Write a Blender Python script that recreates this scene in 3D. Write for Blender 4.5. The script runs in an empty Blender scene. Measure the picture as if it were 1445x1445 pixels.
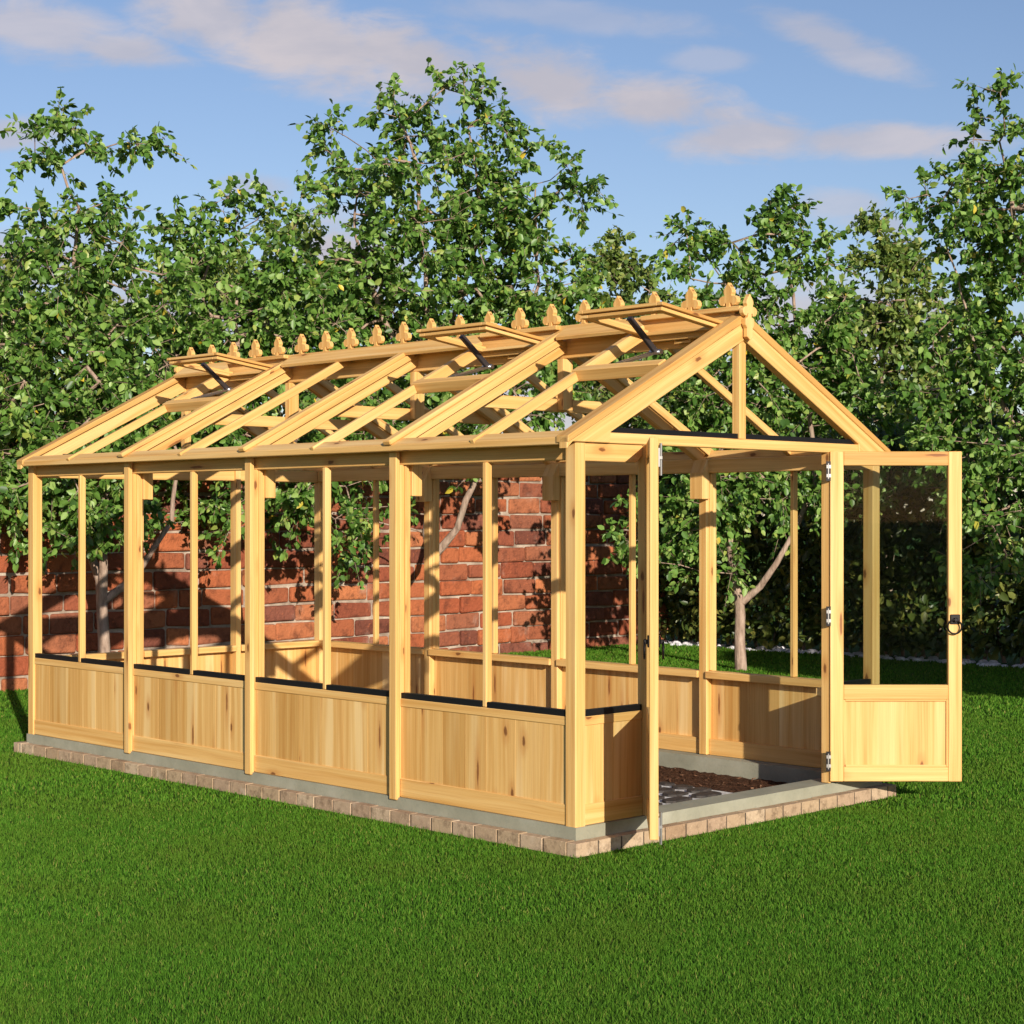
import bpy, math, random
import numpy as np
from mathutils import Vector, Matrix

random.seed(7)
RNG = np.random.default_rng(11)
R = math.radians
scn = bpy.context.scene
COL = scn.collection

# ------------------------------------------------------------------ frame of reference
EYE = 1.416
FPX = 2516.0
ANG = R(44.3)
UX = Vector((math.cos(ANG), math.sin(ANG), 0))      # along the gable
VX = Vector((-math.sin(ANG), math.cos(ANG), 0))     # along the long side
ORG = Vector((0.268, 7.5, 0))                       # near corner of the greenhouse
SUN_TO = Vector((0.151, -0.47, 0.152)).normalized()

def at(px, py, Y):
    return Vector(((px - 722) / FPX * Y, Y, EYE - (py - 730) / FPX * Y))

# ------------------------------------------------------------------ object helpers
def tag(o, label=None, cat=None, group=None, kind=None):
    if label: o['label'] = label
    if cat: o['category'] = cat
    if group: o['group'] = group
    if kind: o['kind'] = kind
    return o

def empty(name, loc, rz=0.0):
    o = bpy.data.objects.new(name, None)
    o.empty_display_size = 0.2
    o.location = loc
    o.rotation_euler = (0, 0, rz)
    COL.objects.link(o)
    return o

def link(name, me, mat, parent=None, loc=None, rz=0.0, bevel=0.0, seg=1):
    o = bpy.data.objects.new(name, me)
    if mat: me.materials.append(mat)
    COL.objects.link(o)
    if parent: o.parent = parent
    if loc is not None: o.location = loc
    o.rotation_euler = (0, 0, rz)
    if bevel:
        m = o.modifiers.new('edge', 'BEVEL')
        m.width = bevel; m.segments = seg; m.limit_method = 'ANGLE'; m.angle_limit = R(35)
    return o

def copy_part(o, parent, loc):
    c = o.copy(); COL.objects.link(c); c.parent = parent; c.location = loc
    for ch in [x for x in bpy.data.objects if x.parent == o]:
        d = ch.copy(); COL.objects.link(d); d.parent = c
    return c

class MB:
    """collects solids of one mesh; the uv map runs along the grain, in metres"""
    def __init__(self):
        self.v = []; self.f = []; self.uv = []
    def solid(self, verts, faces, grain=(0, 0, 1), off=None):
        b = len(self.v)
        vs = [Vector(p) for p in verts]
        self.v += vs
        g = Vector(grain).normalized()
        off = off or (random.uniform(0, 40), random.uniform(0, 40))
        for f in faces:
            n = (vs[f[1]] - vs[f[0]]).cross(vs[f[2]] - vs[f[0]])
            if n.length < 1e-12: n = Vector((0, 0, 1))
            n.normalize()
            if abs(n.dot(g)) > 0.9:
                a = g.orthogonal().normalized(); c = g.cross(a)
            else:
                a = (g - n * g.dot(n)).normalized(); c = n.cross(a)
            k = random.uniform(0, 3)
            self.f.append([b + i for i in f])
            self.uv.append([(vs[i].dot(a) + off[0], vs[i].dot(c) + off[1] + k) for i in f])
    def box(self, lo, hi, grain=None):
        x0, x1 = sorted((lo[0], hi[0])); y0, y1 = sorted((lo[1], hi[1])); z0, z1 = sorted((lo[2], hi[2]))
        v = [(x0, y0, z0), (x1, y0, z0), (x1, y1, z0), (x0, y1, z0), (x0, y0, z1), (x1, y0, z1), (x1, y1, z1), (x0, y1, z1)]
        f = [(0, 3, 2, 1), (4, 5, 6, 7), (0, 1, 5, 4), (1, 2, 6, 5), (2, 3, 7, 6), (3, 0, 4, 7)]
        if grain is None:
            d = (x1 - x0, y1 - y0, z1 - z0); k = d.index(max(d)); grain = [0, 0, 0]; grain[k] = 1
        self.solid(v, f, grain)
    def prism(self, poly, d0, d1, plane='xz', grain=(1, 0, 0)):
        def P(p, d):
            return {'xz': (p[0], d, p[1]), 'yz': (d, p[0], p[1]), 'xy': (p[0], p[1], d)}[plane]
        area = sum(poly[i][0] * poly[(i + 1) % len(poly)][1] - poly[(i + 1) % len(poly)][0] * poly[i][1] for i in range(len(poly)))
        if (area < 0): poly = poly[::-1]
        n = len(poly)
        lo, hi = (d0, d1) if d0 < d1 else (d1, d0)
        v = [P(p, lo) for p in poly] + [P(p, hi) for p in poly]
        front = list(range(n)); back = list(range(2 * n - 1, n - 1, -1))
        sides = [(i, i + n, (i + 1) % n + n, (i + 1) % n) for i in range(n)]
        if plane == 'xz':       # ccw in xz faces -y
            f = [front, back] + sides
        else:                   # ccw in yz faces +x, in xy faces +z
            f = [front[::-1], back[::-1]] + [s[::-1] for s in sides]
        self.solid(v, f, grain)
    def beam(self, p0, p1, w, h, up=(0, 0, 1)):
        p0 = Vector(p0); p1 = Vector(p1); d = (p1 - p0).normalized()
        s = d.cross(Vector(up)).normalized(); u = s.cross(d)
        v = []
        for p in (p0, p1):
            v += [p - s * w / 2 - u * h / 2, p + s * w / 2 - u * h / 2, p + s * w / 2 + u * h / 2, p - s * w / 2 + u * h / 2]
        self.solid(v, [(0, 3, 2, 1)[::-1], (4, 5, 6, 7)[::-1] if False else (4, 5, 6, 7), (0, 1, 5, 4), (1, 2, 6, 5), (2, 3, 7, 6), (3, 0, 4, 7)], d)
    def tube(self, pts, r, n=8, closed=False):
        pts = [Vector(p) for p in pts]; m = len(pts); vs = []; fs = []
        for i, p in enumerate(pts):
            a = pts[(i - 1) % m] if (closed or i > 0) else p
            c = pts[(i + 1) % m] if (closed or i < m - 1) else p
            d = (c - a).normalized(); s = d.orthogonal().normalized() if abs(d.y) < .2 else d.cross(Vector((0, 1, 0)) if abs(d.y) < .9 else Vector((1, 0, 0))).normalized()
            if closed: s = Vector((0, 1, 0)) if abs(d.y) < .5 else Vector((1, 0, 0))
            t = d.cross(s)
            vs += [p + (s * math.cos(k * 2 * math.pi / n) + t * math.sin(k * 2 * math.pi / n)) * r for k in range(n)]
        for i in range(m if closed else m - 1):
            j = (i + 1) % m
            for k in range(n):
                fs.append((i * n + k, i * n + (k + 1) % n, j * n + (k + 1) % n, j * n + k))
        if not closed:
            fs.append(tuple(range(n))[::-1]); fs.append(tuple(range((m - 1) * n, m * n)))
        self.solid(vs, fs, (0, 0, 1))
    def build(self, name, mat, parent=None, origin=(0, 0, 0), **k):
        o = Vector(origin)
        me = bpy.data.meshes.new(name)
        me.from_pydata([tuple(p - o) for p in self.v], [], self.f)
        lay = me.uv_layers.new(name='UVMap')
        lay.data.foreach_set('uv', [c for f in self.uv for p in f for c in p])
        me.validate(); me.update()
        return link(name, me, mat, parent, o, **k)

def mesh_np(name, verts, quads, tris=None):
    """big mesh from numpy arrays"""
    me = bpy.data.meshes.new(name)
    nq = len(quads); nt = 0 if tris is None else len(tris)
    me.vertices.add(len(verts)); me.vertices.foreach_set('co', np.asarray(verts, np.float32).ravel())
    li = np.asarray(quads, np.int32).ravel()
    st = np.arange(nq, dtype=np.int32) * 4; tot = np.full(nq, 4, np.int32)
    if nt:
        li = np.concatenate([li, np.asarray(tris, np.int32).ravel()])
        st = np.concatenate([st, nq * 4 + np.arange(nt, dtype=np.int32) * 3]); tot = np.concatenate([tot, np.full(nt, 3, np.int32)])
    me.loops.add(len(li)); me.loops.foreach_set('vertex_index', li)
    me.polygons.add(nq + nt); me.polygons.foreach_set('loop_start', st); me.polygons.foreach_set('loop_total', tot)
    me.update(calc_edges=True)
    return me

# ------------------------------------------------------------------ materials
class N:
    def __init__(self, name):
        self.m = bpy.data.materials.new(name); self.m.use_nodes = True
        self.t = self.m.node_tree; self.t.nodes.clear()
        self.out = self.t.nodes.new('ShaderNodeOutputMaterial')
    def n(self, typ, ins=None, **props):
        x = self.t.nodes.new(typ)
        for k, v in props.items(): setattr(x, k, v)
        for k, v in (ins or {}).items(): self.set(x.inputs[k], v)
        return x
    def set(self, sock, v):
        if isinstance(v, bpy.types.NodeSocket): self.t.links.new(v, sock)
        elif isinstance(v, tuple) and len(v) == 3 and sock.type == 'RGBA': sock.default_value = (*v, 1)
        else: sock.default_value = v
    def math(self, op, a, b=None, c=None, clamp=False):
        x = self.n('ShaderNodeMath', operation=op); x.use_clamp = clamp
        self.set(x.inputs[0], a)
        if b is not None: self.set(x.inputs[1], b)
        if c is not None: self.set(x.inputs[2], c)
        return x.outputs[0]
    def mix(self, f, a, b, typ='MIX'):
        x = self.n('ShaderNodeMix', data_type='RGBA', blend_type=typ)
        self.set(x.inputs[0], f); self.set(x.inputs[6], a); self.set(x.inputs[7], b)
        return x.outputs[2]
    def ramp(self, f, stops, interp='LINEAR'):
        x = self.n('ShaderNodeValToRGB'); cr = x.color_ramp; cr.interpolation = interp
        while len(cr.elements) < len(stops): cr.elements.new(0.5)
        for e, (p, c) in zip(cr.elements, stops):
            e.position = p; e.color = (*c, 1) if len(c) == 3 else c
        self.set(x.inputs[0], f)
        return x.outputs[0]
    def mapr(self, v, a, b, c=0.0, d=1.0, smooth=True):
        x = self.n('ShaderNodeMapRange'); x.interpolation_type = 'SMOOTHSTEP' if smooth else 'LINEAR'
        for k, q in zip(range(5), (v, a, b, c, d)): self.set(x.inputs[k], q)
        return x.outputs[0]
    def vmul(self, v, s):
        x = self.n('ShaderNodeVectorMath', operation='MULTIPLY'); self.set(x.inputs[0], v); x.inputs[1].default_value = s
        return x.outputs[0]
    def noise(self, vec, scale, detail=4, rough=.55, dist=0.0):
        x = self.n('ShaderNodeTexNoise', {'Scale': scale, 'Detail': detail, 'Roughness': rough, 'Distortion': dist})
        if vec is not None: self.set(x.inputs['Vector'], vec)
        return x.outputs['Fac']
    def bump(self, h, strength=.3, dist=.01):
        return self.n('ShaderNodeBump', {'Height': h, 'Strength': strength, 'Distance': dist}).outputs[0]
    def pbr(self, color, rough=.6, normal=None, spec=.4, metal=0.0):
        p = self.n('ShaderNodeBsdfPrincipled', {'Base Color': color, 'Roughness': rough, 'Metallic': metal, 'Specular IOR Level': spec})
        if normal is not None: self.set(p.inputs['Normal'], normal)
        return p.outputs[0]
    def done(self, sh):
        self.t.links.new(sh, self.out.inputs['Surface']); return self.m

def mat_wood(name, board=False, tone=(1, 1, 1)):
    q = N(name)
    uv = q.n('ShaderNodeUVMap', uv_map='UVMap').outputs[0]
    isl = q.n('ShaderNodeNewGeometry').outputs['Random Per Island']
    wob = q.noise(q.vmul(uv, (1.3, 5, 1)), 1.0, 2)
    sh = q.n('ShaderNodeVectorMath', operation='ADD'); q.set(sh.inputs[0], uv)
    cmb = q.n('ShaderNodeCombineXYZ'); q.set(cmb.inputs[1], q.math('MULTIPLY', wob, .035)); q.set(sh.inputs[1], cmb.outputs[0])
    wuv = sh.outputs[0]
    fine = q.noise(q.vmul(wuv, (2.2, 170, 1)), 1.0, 3, .6)
    mid = q.noise(q.vmul(wuv, (.7, 34, 1)), 1.0, 3, .55)
    big = q.noise(q.vmul(wuv, (.5, 11 if board else 8, 1)), 1.0, 2, .5)
    c1 = q.ramp(mid, [(.3, (.57, .30, .082)), (.48, (.665, .39, .128)), (.7, (.74, .475, .178))])
    c2 = q.mix(q.mapr(fine, .45, .75, 0, .42), c1, (.44, .20, .05))
    c3 = q.mix(q.mapr(big, .53, .66, 0, .55 if board else .3), c2, (.82, .60, .29))
    c3 = q.mix(q.mapr(big, .46, .30, 0, .32 if board else .28), c3, (.54, .255, .066))
    t = q.ramp(isl, [(0, (.84, .78, .68)), (.35, (.95, .93, .89)), (.7, (1.02, 1.0, .97)), (1, (1.08, 1.1, 1.14))])
    c4 = q.mix(1.0, c3, t, 'MULTIPLY')
    # knots
    def knots(sx, sy, r, thr):
        v = q.n('ShaderNodeTexVoronoi', {'Scale': 1.0, 'Randomness': 1.0}, voronoi_dimensions='2D', feature='F1')
        dv = q.n('ShaderNodeVectorMath', operation='ADD'); q.set(dv.inputs[0], q.vmul(uv, (sx, sy, 1)))
        nn = q.noise(q.vmul(uv, (30, 60, 1)), 1.0, 2); cc = q.n('ShaderNodeCombineXYZ')
        q.set(cc.inputs[0], q.math('MULTIPLY', nn, .06)); q.set(cc.inputs[1], q.math('MULTIPLY', nn, .06)); q.set(dv.inputs[1], cc.outputs[0])
        q.set(v.inputs['Vector'], dv.outputs[0])
        sep = q.n('ShaderNodeSeparateColor'); q.set(sep.inputs[0], v.outputs['Color'])
        on = q.math('GREATER_THAN', sep.outputs[0], thr)
        core = q.math('MULTIPLY', q.mapr(v.outputs['Distance'], r, r * .45), on)
        halo = q.math('MULTIPLY', q.mapr(v.outputs['Distance'], r * 3.2, r * .8), on)
        return core, halo
    k1, h1 = knots(2.1, 5.2, .062, .52)
    k2, h2 = knots(1.1, 9.0, .085, .72 if board else .85)
    c5 = q.mix(q.math('MULTIPLY', h1, .5), c4, (.50, .21, .055))
    c5 = q.mix(q.math('MULTIPLY', h2, .5), c5, (.50, .21, .055))
    c5 = q.mix(q.math('MULTIPLY', k1, .85), c5, (.15, .048, .014))
    c5 = q.mix(q.math('MULTIPLY', k2, .8), c5, (.18, .055, .015))
    c5 = q.mix(1.0, c5, tone, 'MULTIPLY')
    nb = q.bump(q.math('ADD', fine, q.math('MULTIPLY', mid, .5)), .22, .004)
    return q.done(q.pbr(c5, q.mapr(fine, .2, .8, .48, .66), nb, .3))

WOOD = mat_wood('planed_pine')
BOARD = mat_wood('pine_boards', True)

def mat_plain(name, col, rough=.5, metal=0.0, spec=.4, nz=0, amp=.25):
    q = N(name)
    c = col
    nb = None
    if nz:
        g = q.n('ShaderNodeTexCoord').outputs['Object']
        f = q.noise(g, nz, 5, .6)
        c = q.mix(q.mapr(f, .3, .7, 0, 1), tuple(x * (1 - amp) for x in col), tuple(min(1, x * (1 + amp)) for x in col))
        nb = q.bump(f, .2, .005)
    return q.done(q.pbr(c, rough, nb, spec, metal))

BLACK = mat_plain('black_rubber', (.006, .006, .007), .55, spec=.3)
IRON = mat_plain('black_iron', (.012, .010, .010), .45, .6)
STEEL = mat_plain('zinc_steel', (.62, .62, .64), .3, 1.0)
DULL = mat_plain('dull_hinge_steel', (.30, .29, .28), .45, .9)
GREYARM = mat_plain('dark_grey_aluminium', (.06, .05, .05), .4, .4)

def mat_glass():
    q = N('greenhouse_glass')
    tr = q.n('ShaderNodeBsdfTransparent', {'Color': (.80, .83, .80)}).outputs[0]
    gl = q.n('ShaderNodeBsdfGlossy', {'Color': (1, 1, 1), 'Roughness': .02}).outputs[0]
    fr = q.n('ShaderNodeFresnel', {'IOR': 1.45}).outputs[0]
    mx = q.n('ShaderNodeMixShader'); q.set(mx.inputs[0], q.math('MULTIPLY', fr, .11)); q.set(mx.inputs[1], tr); q.set(mx.inputs[2], gl)
    return q.done(mx.outputs[0])
GLASS = mat_glass()

def mat_concrete():
    q = N('grey_concrete')
    g = q.n('ShaderNodeTexCoord').outputs['Object']
    a = q.noise(g, 3.0, 6, .65); b = q.noise(g, 90, 3, .6)
    c = q.ramp(a, [(.3, (.23, .225, .165)), (.55, (.31, .30, .225)), (.75, (.38, .365, .285))])
    c = q.mix(q.mapr(b, .5, .8, 0, .35), c, (.18, .18, .145))
    return q.done(q.pbr(c, .85, q.bump(b, .25, .003), .2))
CONC = mat_concrete()

def mat_brick(name, cols, salt, scale=1.0, rough_bump=.9):
    q = N(name)
    ge = q.n('ShaderNodeNewGeometry'); isl = ge.outputs['Random Per Island']
    g = q.n('ShaderNodeTexCoord').outputs['Object']
    base = q.ramp(isl, [(i / (len(cols) - 1), c) for i, c in enumerate(cols)])
    a = q.noise(g, 7 * scale, 6, .68); b = q.noise(g, 30 * scale, 5, .65); d = q.noise(g, 2.3 * scale, 4, .6)
    c = q.mix(q.mapr(a, .46, .70, 0, .65), base, tuple(x * .40 for x in cols[0]))
    c = q.mix(q.mapr(b, .55, .72, 0, .5), c, tuple(min(1, x * 1.35) for x in cols[-1]))
    c = q.mix(q.mapr(d, .58, .78, 0, .5), c, salt)
    h = q.math('ADD', q.math('MULTIPLY', a, 1.6), b)
    return q.done(q.pbr(c, .88, q.bump(h, rough_bump, .02 / scale), .2))
BRICK = mat_brick('old_red_brick', [(.15, .052, .035), (.32, .082, .038), (.45, .135, .052), (.26, .075, .042), (.52, .18, .072), (.20, .072, .05), (.37, .11, .046)], (.46, .36, .29))
PAVER = mat_brick('pale_clay_brick', [(.33, .215, .13), (.42, .30, .185), (.37, .25, .165), (.50, .375, .25)], (.58, .49, .38), 3.0, .3)

def mat_mortar():
    q = N('lime_mortar'); g = q.n('ShaderNodeTexCoord').outputs['Object']
    a = q.noise(g, 5, 5, .65); b = q.noise(g, 60, 4, .6)
    c = q.ramp(a, [(.3, (.19, .14, .105)), (.55, (.40, .32, .25)), (.75, (.58, .50, .40))])
    return q.done(q.pbr(c, .95, q.bump(b, .6, .01), .1))
MORTAR = mat_mortar()
DARKJOINT = mat_plain('dark_joint_mortar', (.04, .033, .028), .95, nz=60)

def mat_soil():
    q = N('bark_soil'); g = q.n('ShaderNodeTexCoord').outputs['Object']
    a = q.noise(g, 60, 5, .7); b = q.noise(g, 9, 4, .6)
    c = q.ramp(a, [(.3, (.035, .016, .009)), (.5, (.10, .046, .025)), (.7, (.21, .105, .058))])
    c = q.mix(q.mapr(b, .4, .7, 0, .5), c, (.05, .024, .014))
    return q.done(q.pbr(c, .95, q.bump(a, 1.0, .03), .1))
SOIL = mat_soil()

def mat_lawn():
    q = N('lawn_soil_and_thatch'); g = q.n('ShaderNodeTexCoord').outputs['Object']
    a = q.noise(g, 55, 5, .7); b = q.noise(g, 1.3, 4, .6)
    c = q.ramp(a, [(.28, (.016, .042, .005)), (.5, (.046, .115, .010)), (.75, (.08, .175, .016))])
    c = q.mix(q.mapr(b, .4, .7, 0, .35), c, (.055, .115, .012))
    return q.done(q.pbr(c, .9, q.bump(a, 1.0, .03), .1))
LAWN = mat_lawn()

def leafy(name, stops, trans=.3, rough=.42, patch=None, spec=.45, tcol=None, emboss=None):
    q = N(name)
    ge = q.n('ShaderNodeNewGeometry'); isl = ge.outputs['Random Per Island']
    c = q.ramp(isl, stops)
    g = q.n('ShaderNodeTexCoord').outputs['Object']
    if patch:
        f = q.noise(g, patch[0], 4, .6)
        c = q.mix(q.mapr(f, .42, .68, 0, patch[2]), c, patch[1])
    p = q.pbr(c, rough, None, spec)
    tc = q.mix(1.0, c, tcol or (1.5, 1.5, .7), 'MULTIPLY')
    tr = q.n('ShaderNodeBsdfTranslucent', {'Color': tc}).outputs[0]
    mx = q.n('ShaderNodeMixShader'); mx.inputs[0].default_value = trans
    q.set(mx.inputs[1], p); q.set(mx.inputs[2], tr)
    return q.done(mx.outputs[0])
GRASS = leafy('grass_blades', [(0, (.045, .130, .010)), (.45, (.074, .195, .015)), (.8, (.105, .25, .022)), (.95, (.17, .28, .034)), (1, (.30, .28, .075))], .3, .65, (1.3, (.105, .185, .018), .5), .1)
LEAF = leafy('garden_tree_leaves', [(0, (.036, .088, .014)), (.3, (.075, .165, .024)), (.65, (.15, .28, .048)), (.92, (.27, .39, .10)), (.993, (.32, .37, .07)), (1, (.7, .48, .04))], .22, .42, None, .4)
LEAF2 = leafy('far_tree_leaves', [(0, (0.068, 0.120, 0.023)), (.4, (0.126, 0.199, 0.037)), (.8, (0.203, 0.270, 0.060)), (1, (0.338, 0.349, 0.086))], .22, .45, None, .5)
HEDGE = leafy('hedge_leaves', [(0, (0.037, 0.066, 0.014)), (.5, (0.085, 0.122, 0.025)), (.85, (0.160, 0.182, 0.040)), (1, (0.244, 0.227, 0.051))], .18, .4, None, .5)

def mat_bark():
    q = N('pale_bark'); g = q.n('ShaderNodeTexCoord').outputs['Object']
    a = q.noise(q.vmul(g, (1, 1, .25)), 28, 5, .65); b = q.noise(g, 4, 3, .6)
    c = q.ramp(a, [(.3, (.17, .115, .085)), (.5, (.34, .24, .18)), (.72, (.48, .36, .28))])
    c = q.mix(q.mapr(b, .5, .75, 0, .4), c, (.2, .17, .12))
    return q.done(q.pbr(c, .85, q.bump(a, .7, .02), .15))
BARK = mat_bark()
SKYGAP = mat_plain('sky_gap_pale', (.74, .72, .76), .85, nz=20)  # pale colour for the sky glimpsed below the hedge

# ------------------------------------------------------------------ greenhouse
W, L, NB = 2.24, 4.57, 4
BAY = L / NB
ZC = .11                                   # top of the concrete kerb
SL = .512                                  # roof slope
TH = math.atan(SL)
APEX = 2.36
def zt(u): return APEX - SL * abs(u - W / 2)

GH = empty('greenhouse', ORG, ANG)
tag(GH, 'large golden pine greenhouse with open double doors, propped roof vents and crested ridge', 'greenhouse')

class Wall:
    """maps (along, inward, z) of one of the four walls to greenhouse space"""
    def __init__(self, side): self.s = side
    def p(self, a, i, z):
        return {'left': (i, a, z), 'right': (W - i, a, z), 'front': (a, i, z), 'back': (a, L - i, z)}[self.s]
    def box(self, mb, a0, a1, i0, i1, z0, z1, grain=None):
        g = None
        if grain == 'z': g = (0, 0, 1)
        if grain == 'a': g = (0, 1, 0) if self.s in ('left', 'right') else (1, 0, 0)
        mb.box(self.p(a0, i0, z0), self.p(a1, i1, z1), g)
    def one(self, name, mat, a0, a1, i0, i1, z0, z1, grain=None, bevel=.003, parent=None):
        mb = MB(); self.box(mb, a0, a1, i0, i1, z0, z1, grain)
        return mb.build(name, mat, parent or GH, bevel=bevel)

def panel(w, a0, a1, top=.545, black=True, splits=()):
    """boarded wall panel between two posts, with rails and the black glazing strip"""
    mb = MB(); a = a0 + .002
    ws = []
    while a < a1 - .02:
        b = min(a1 - .002, a + random.uniform(.13, .20))
        if a1 - b < .07: b = a1 - .002
        w.box(mb, a, b - .0004, .012 + random.uniform(0, .0005), .028, ZC + .087, top, 'z'); a = b
    pn = mb.build('wall_panel', BOARD, GH, bevel=.0006)
    w.one('bottom_rail', WOOD, a0 + .001, a1 - .001, .006, .052, ZC + .001, ZC + .0895, 'a', parent=pn)
    w.one('sill_rail', WOOD, a0 + .001, a1 - .001, .0075, .086, top - .012, .572, 'a', parent=pn)
    if black:
        mb = MB()
        cuts = [a0 + .004] + [c for s in splits for c in (s - .02, s + .02)] + [a1 - .004]
        for k in range(0, len(cuts), 2): w.box(mb, cuts[k], cuts[k + 1], .010, .040, .570, .598)
        mb.build('glazing_strip', BLACK, pn)
    return pn

for side in ('left', 'right'):
    w = Wall(side)
    sh = 0.0 if side == 'left' else -.060
    posts = [k * BAY + .022 + sh for k in (1, 2, 3)]
    for a in posts:
        mb = MB(); w.box(mb, a - .027, a + .027, .008, .072, ZC + .002, 1.661, 'z')
        po = mb.build('post', WOOD, GH, bevel=.003)
        w.one('cover_strip', WOOD, a - .026, a + .026, -.018, .0075, ZC - .012, 1.722, 'z', .004, po)
        mb = MB(); w.box(mb, a - .040, a + .040, .030, .052, .5745, 1.658, 'z'); mb.build('glazing_stop', WOOD, po, bevel=.003)
        # gusset between post and truss
        mb = MB(); x0 = .066
        poly = [(x0, 1.515), (x0 + .062, 1.515), (x0 + .062, 1.66), (x0 + .02, 1.735), (x0, 1.735)]
        if side == 'right': poly = [(W - p[0], p[1]) for p in poly]
        mb.prism(poly, a - .046, a + .046, 'xz', (0, 0, 1)); mb.build('gusset_block', WOOD, GH, bevel=.003)
    edges = [.062] + posts + [L - .062]
    for k in range(4):
        a0 = edges[k] + (.027 if k else 0); a1 = edges[k + 1] - (.027 if k < 3 else 0)
        m = (k + .5) * BAY + sh * .9
        panel(w, a0, a1, black=(side == 'left'), splits=(m,))
        mb = MB(); w.box(mb, m - .012, m + .012, .0105, .048, .5735, 1.6605, 'z'); mb.build('mullion', WOOD, GH, bevel=.003)
    w.one('wall_plate', WOOD, .06, L - .06, .020, .078, 1.66, 1.737, 'a')
    # eave board with a sloped top
    s = 1
    poly = [(-.060, 1.722), (-.060, zt(-.060) - .003), (.004, zt(.004) - .003), (.004, 1.7395), (-.003, 1.7395), (-.003, 1.722)]
    if side == 'right': poly = [(W - p[0], p[1]) for p in poly]
    mb = MB(); mb.prism(poly, .033, L - .033, 'xz', (0, 1, 0)); mb.build('eave_board', WOOD, GH, bevel=.004)

for (u, v) in ((0, 0), (W - .062, 0), (0, L - .062), (W - .062, L - .062)):
    mb = MB(); mb.box((u, v, ZC - .006), (u + .062, v + .062, 1.737))
    fu = u - .0 ; mb.build('corner_post', WOOD, GH, bevel=.004)

JL, JR = .432, .452                        # door jamb
w = Wall('front')
for a0, a1 in ((.062, JL), (W - JL, W - .062)):
    panel(w, a0, a1)
    jx = JL if a0 < 1 else W - JL
    mb = MB()
    d = 1 if a0 < 1 else -1
    x0, x1 = (a0, a1 - .002) if d > 0 else (a0 + .002, a1)
    poly = [(x0, 1.655), (x1 - .04, 1.655), (x1, 1.69), (x1, 1.732), (x0, 1.732)] if d > 0 else [(x0, 1.69), (x0 + .03, 1.655), (x1, 1.655), (x1, 1.732), (x0, 1.732)]
    mb.prism(poly, .004, .05, 'xz', (1, 0, 0)); mb.build('head_rail', WOOD, GH, bevel=.003)
for j0 in (JL, W - JR):
    w.one('door_jamb', WOOD, j0, j0 + JR - JL, -.010, .038, ZC + .001, 1.733, 'z')
w = Wall('back')
cuts = [.062, W / 3, 2 * W / 3, W - .062]
for k in range(3): panel(w, cuts[k] + (.02 if k else 0), cuts[k + 1] - (.02 if k < 2 else 0), black=False)
for a in cuts[1:3]:
    mb = MB(); w.box(mb, a - .02, a + .02, .008, .075, ZC + .002, 1.7335, 'z'); mb.build('post', WOOD, GH, bevel=.003)
w.one('head_rail', WOOD, .061, W - .061, .0045, .05, 1.655, 1.731, 'a')

# gables (front v near 0, back mirrored)
for side, sg, v0 in (('front', 1, 0.0), ('back', -1, L)):
    def vv(x): return v0 + sg * x
    w = Wall(side)
    w.one('tie_beam', WOOD, .198, W - .198, -.006, .046, 1.7335, 1.780, 'a')
    mb = MB()
    for c0, c1 in ((.215, W / 2 - .022), (W / 2 + .022, W - .215)): w.box(mb, c0, c1, .006, .036, 1.7785, 1.804)
    mb.build('glazing_strip', BLACK, GH)
    for m in (0, 1):
        f = (lambda u: u) if m == 0 else (lambda u: W - u)
        poly = [(-.066, zt(-.066)), (W / 2, APEX), (W / 2, APEX - .122), (.205, 1.7815), (.2, 1.7345), (-.03, 1.7345), (-.066, 1.703)]
        mb = MB(); mb.prism([(f(p[0]), p[1]) for p in poly], vv(-.014), vv(.034), 'xz', (1, 0, SL if m == 0 else -SL))
        # barge strip standing proud along the upper edge
        o = .036
        poly = [(-.066, zt(-.066) + .006), (W / 2, APEX + .006), (W / 2, APEX - o), (-.066, zt(-.066) - o + .012)]
        mb.prism([(f(p[0]), p[1]) for p in poly], vv(-.0205), vv(.052), 'xz', (1, 0, SL if m == 0 else -SL))
        mb.build('gable_rafter', WOOD, GH, bevel=.003)
    mb = MB(); mb.box((W / 2 - .024, vv(-.004), 1.778), (W / 2 + .024, vv(.042), APEX - .11)); mb.build('king_post', WOOD, GH, bevel=.003)

# finials: a trefoil cut from board
HALF = [(.018, 0), (.012, .008), (.012, .024), (.020, .022), (.024, .012), (.042, .014), (.053, .026), (.055, .040), (.048, .053), (.036, .058), (.025, .058), (.022, .063), (.027, .074), (.026, .086), (.016, .100), (.008, .110)]
TREF = HALF + [(0, .122)] + [(-x, y) for x, y in HALF[::-1]]
def trefoil(mb, plane, c, z, d0, d1, s=1.0): mb.prism([(c + x * s, z + y * s) for x, y in TREF], d0, d1, plane, (0, 0, 1))
for v0, sg in ((0, 1), (L, -1)):
    mb = MB()
    sh = [(x, y) for x, y in TREF]
    base = [(-.026, -.11), (-.018, -.10), (-.018, -.035), (-.03, -.02), (-.03, .0)]
    pts = [(W / 2 + x * .95, 2.335 + y * .95) for x, y in (HALF[1:] + [(0, .122)] + [(-x, y) for x, y in HALF[1:][::-1]])]
    pts += [(W / 2 + x, 2.335 + y) for x, y in [(-.032, 0), (-.032, -.03), (-.02, -.045), (-.02, -.085), (0, -.10), (.02, -.085), (.02, -.045), (.032, -.03), (.032, 0)]]
    mb.prism(pts, v0 - sg * .047, v0 - sg * .022, 'xz', (0, 0, 1)); mb.build('gable_finial', WOOD, GH, bevel=.002)
NF = 20
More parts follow.
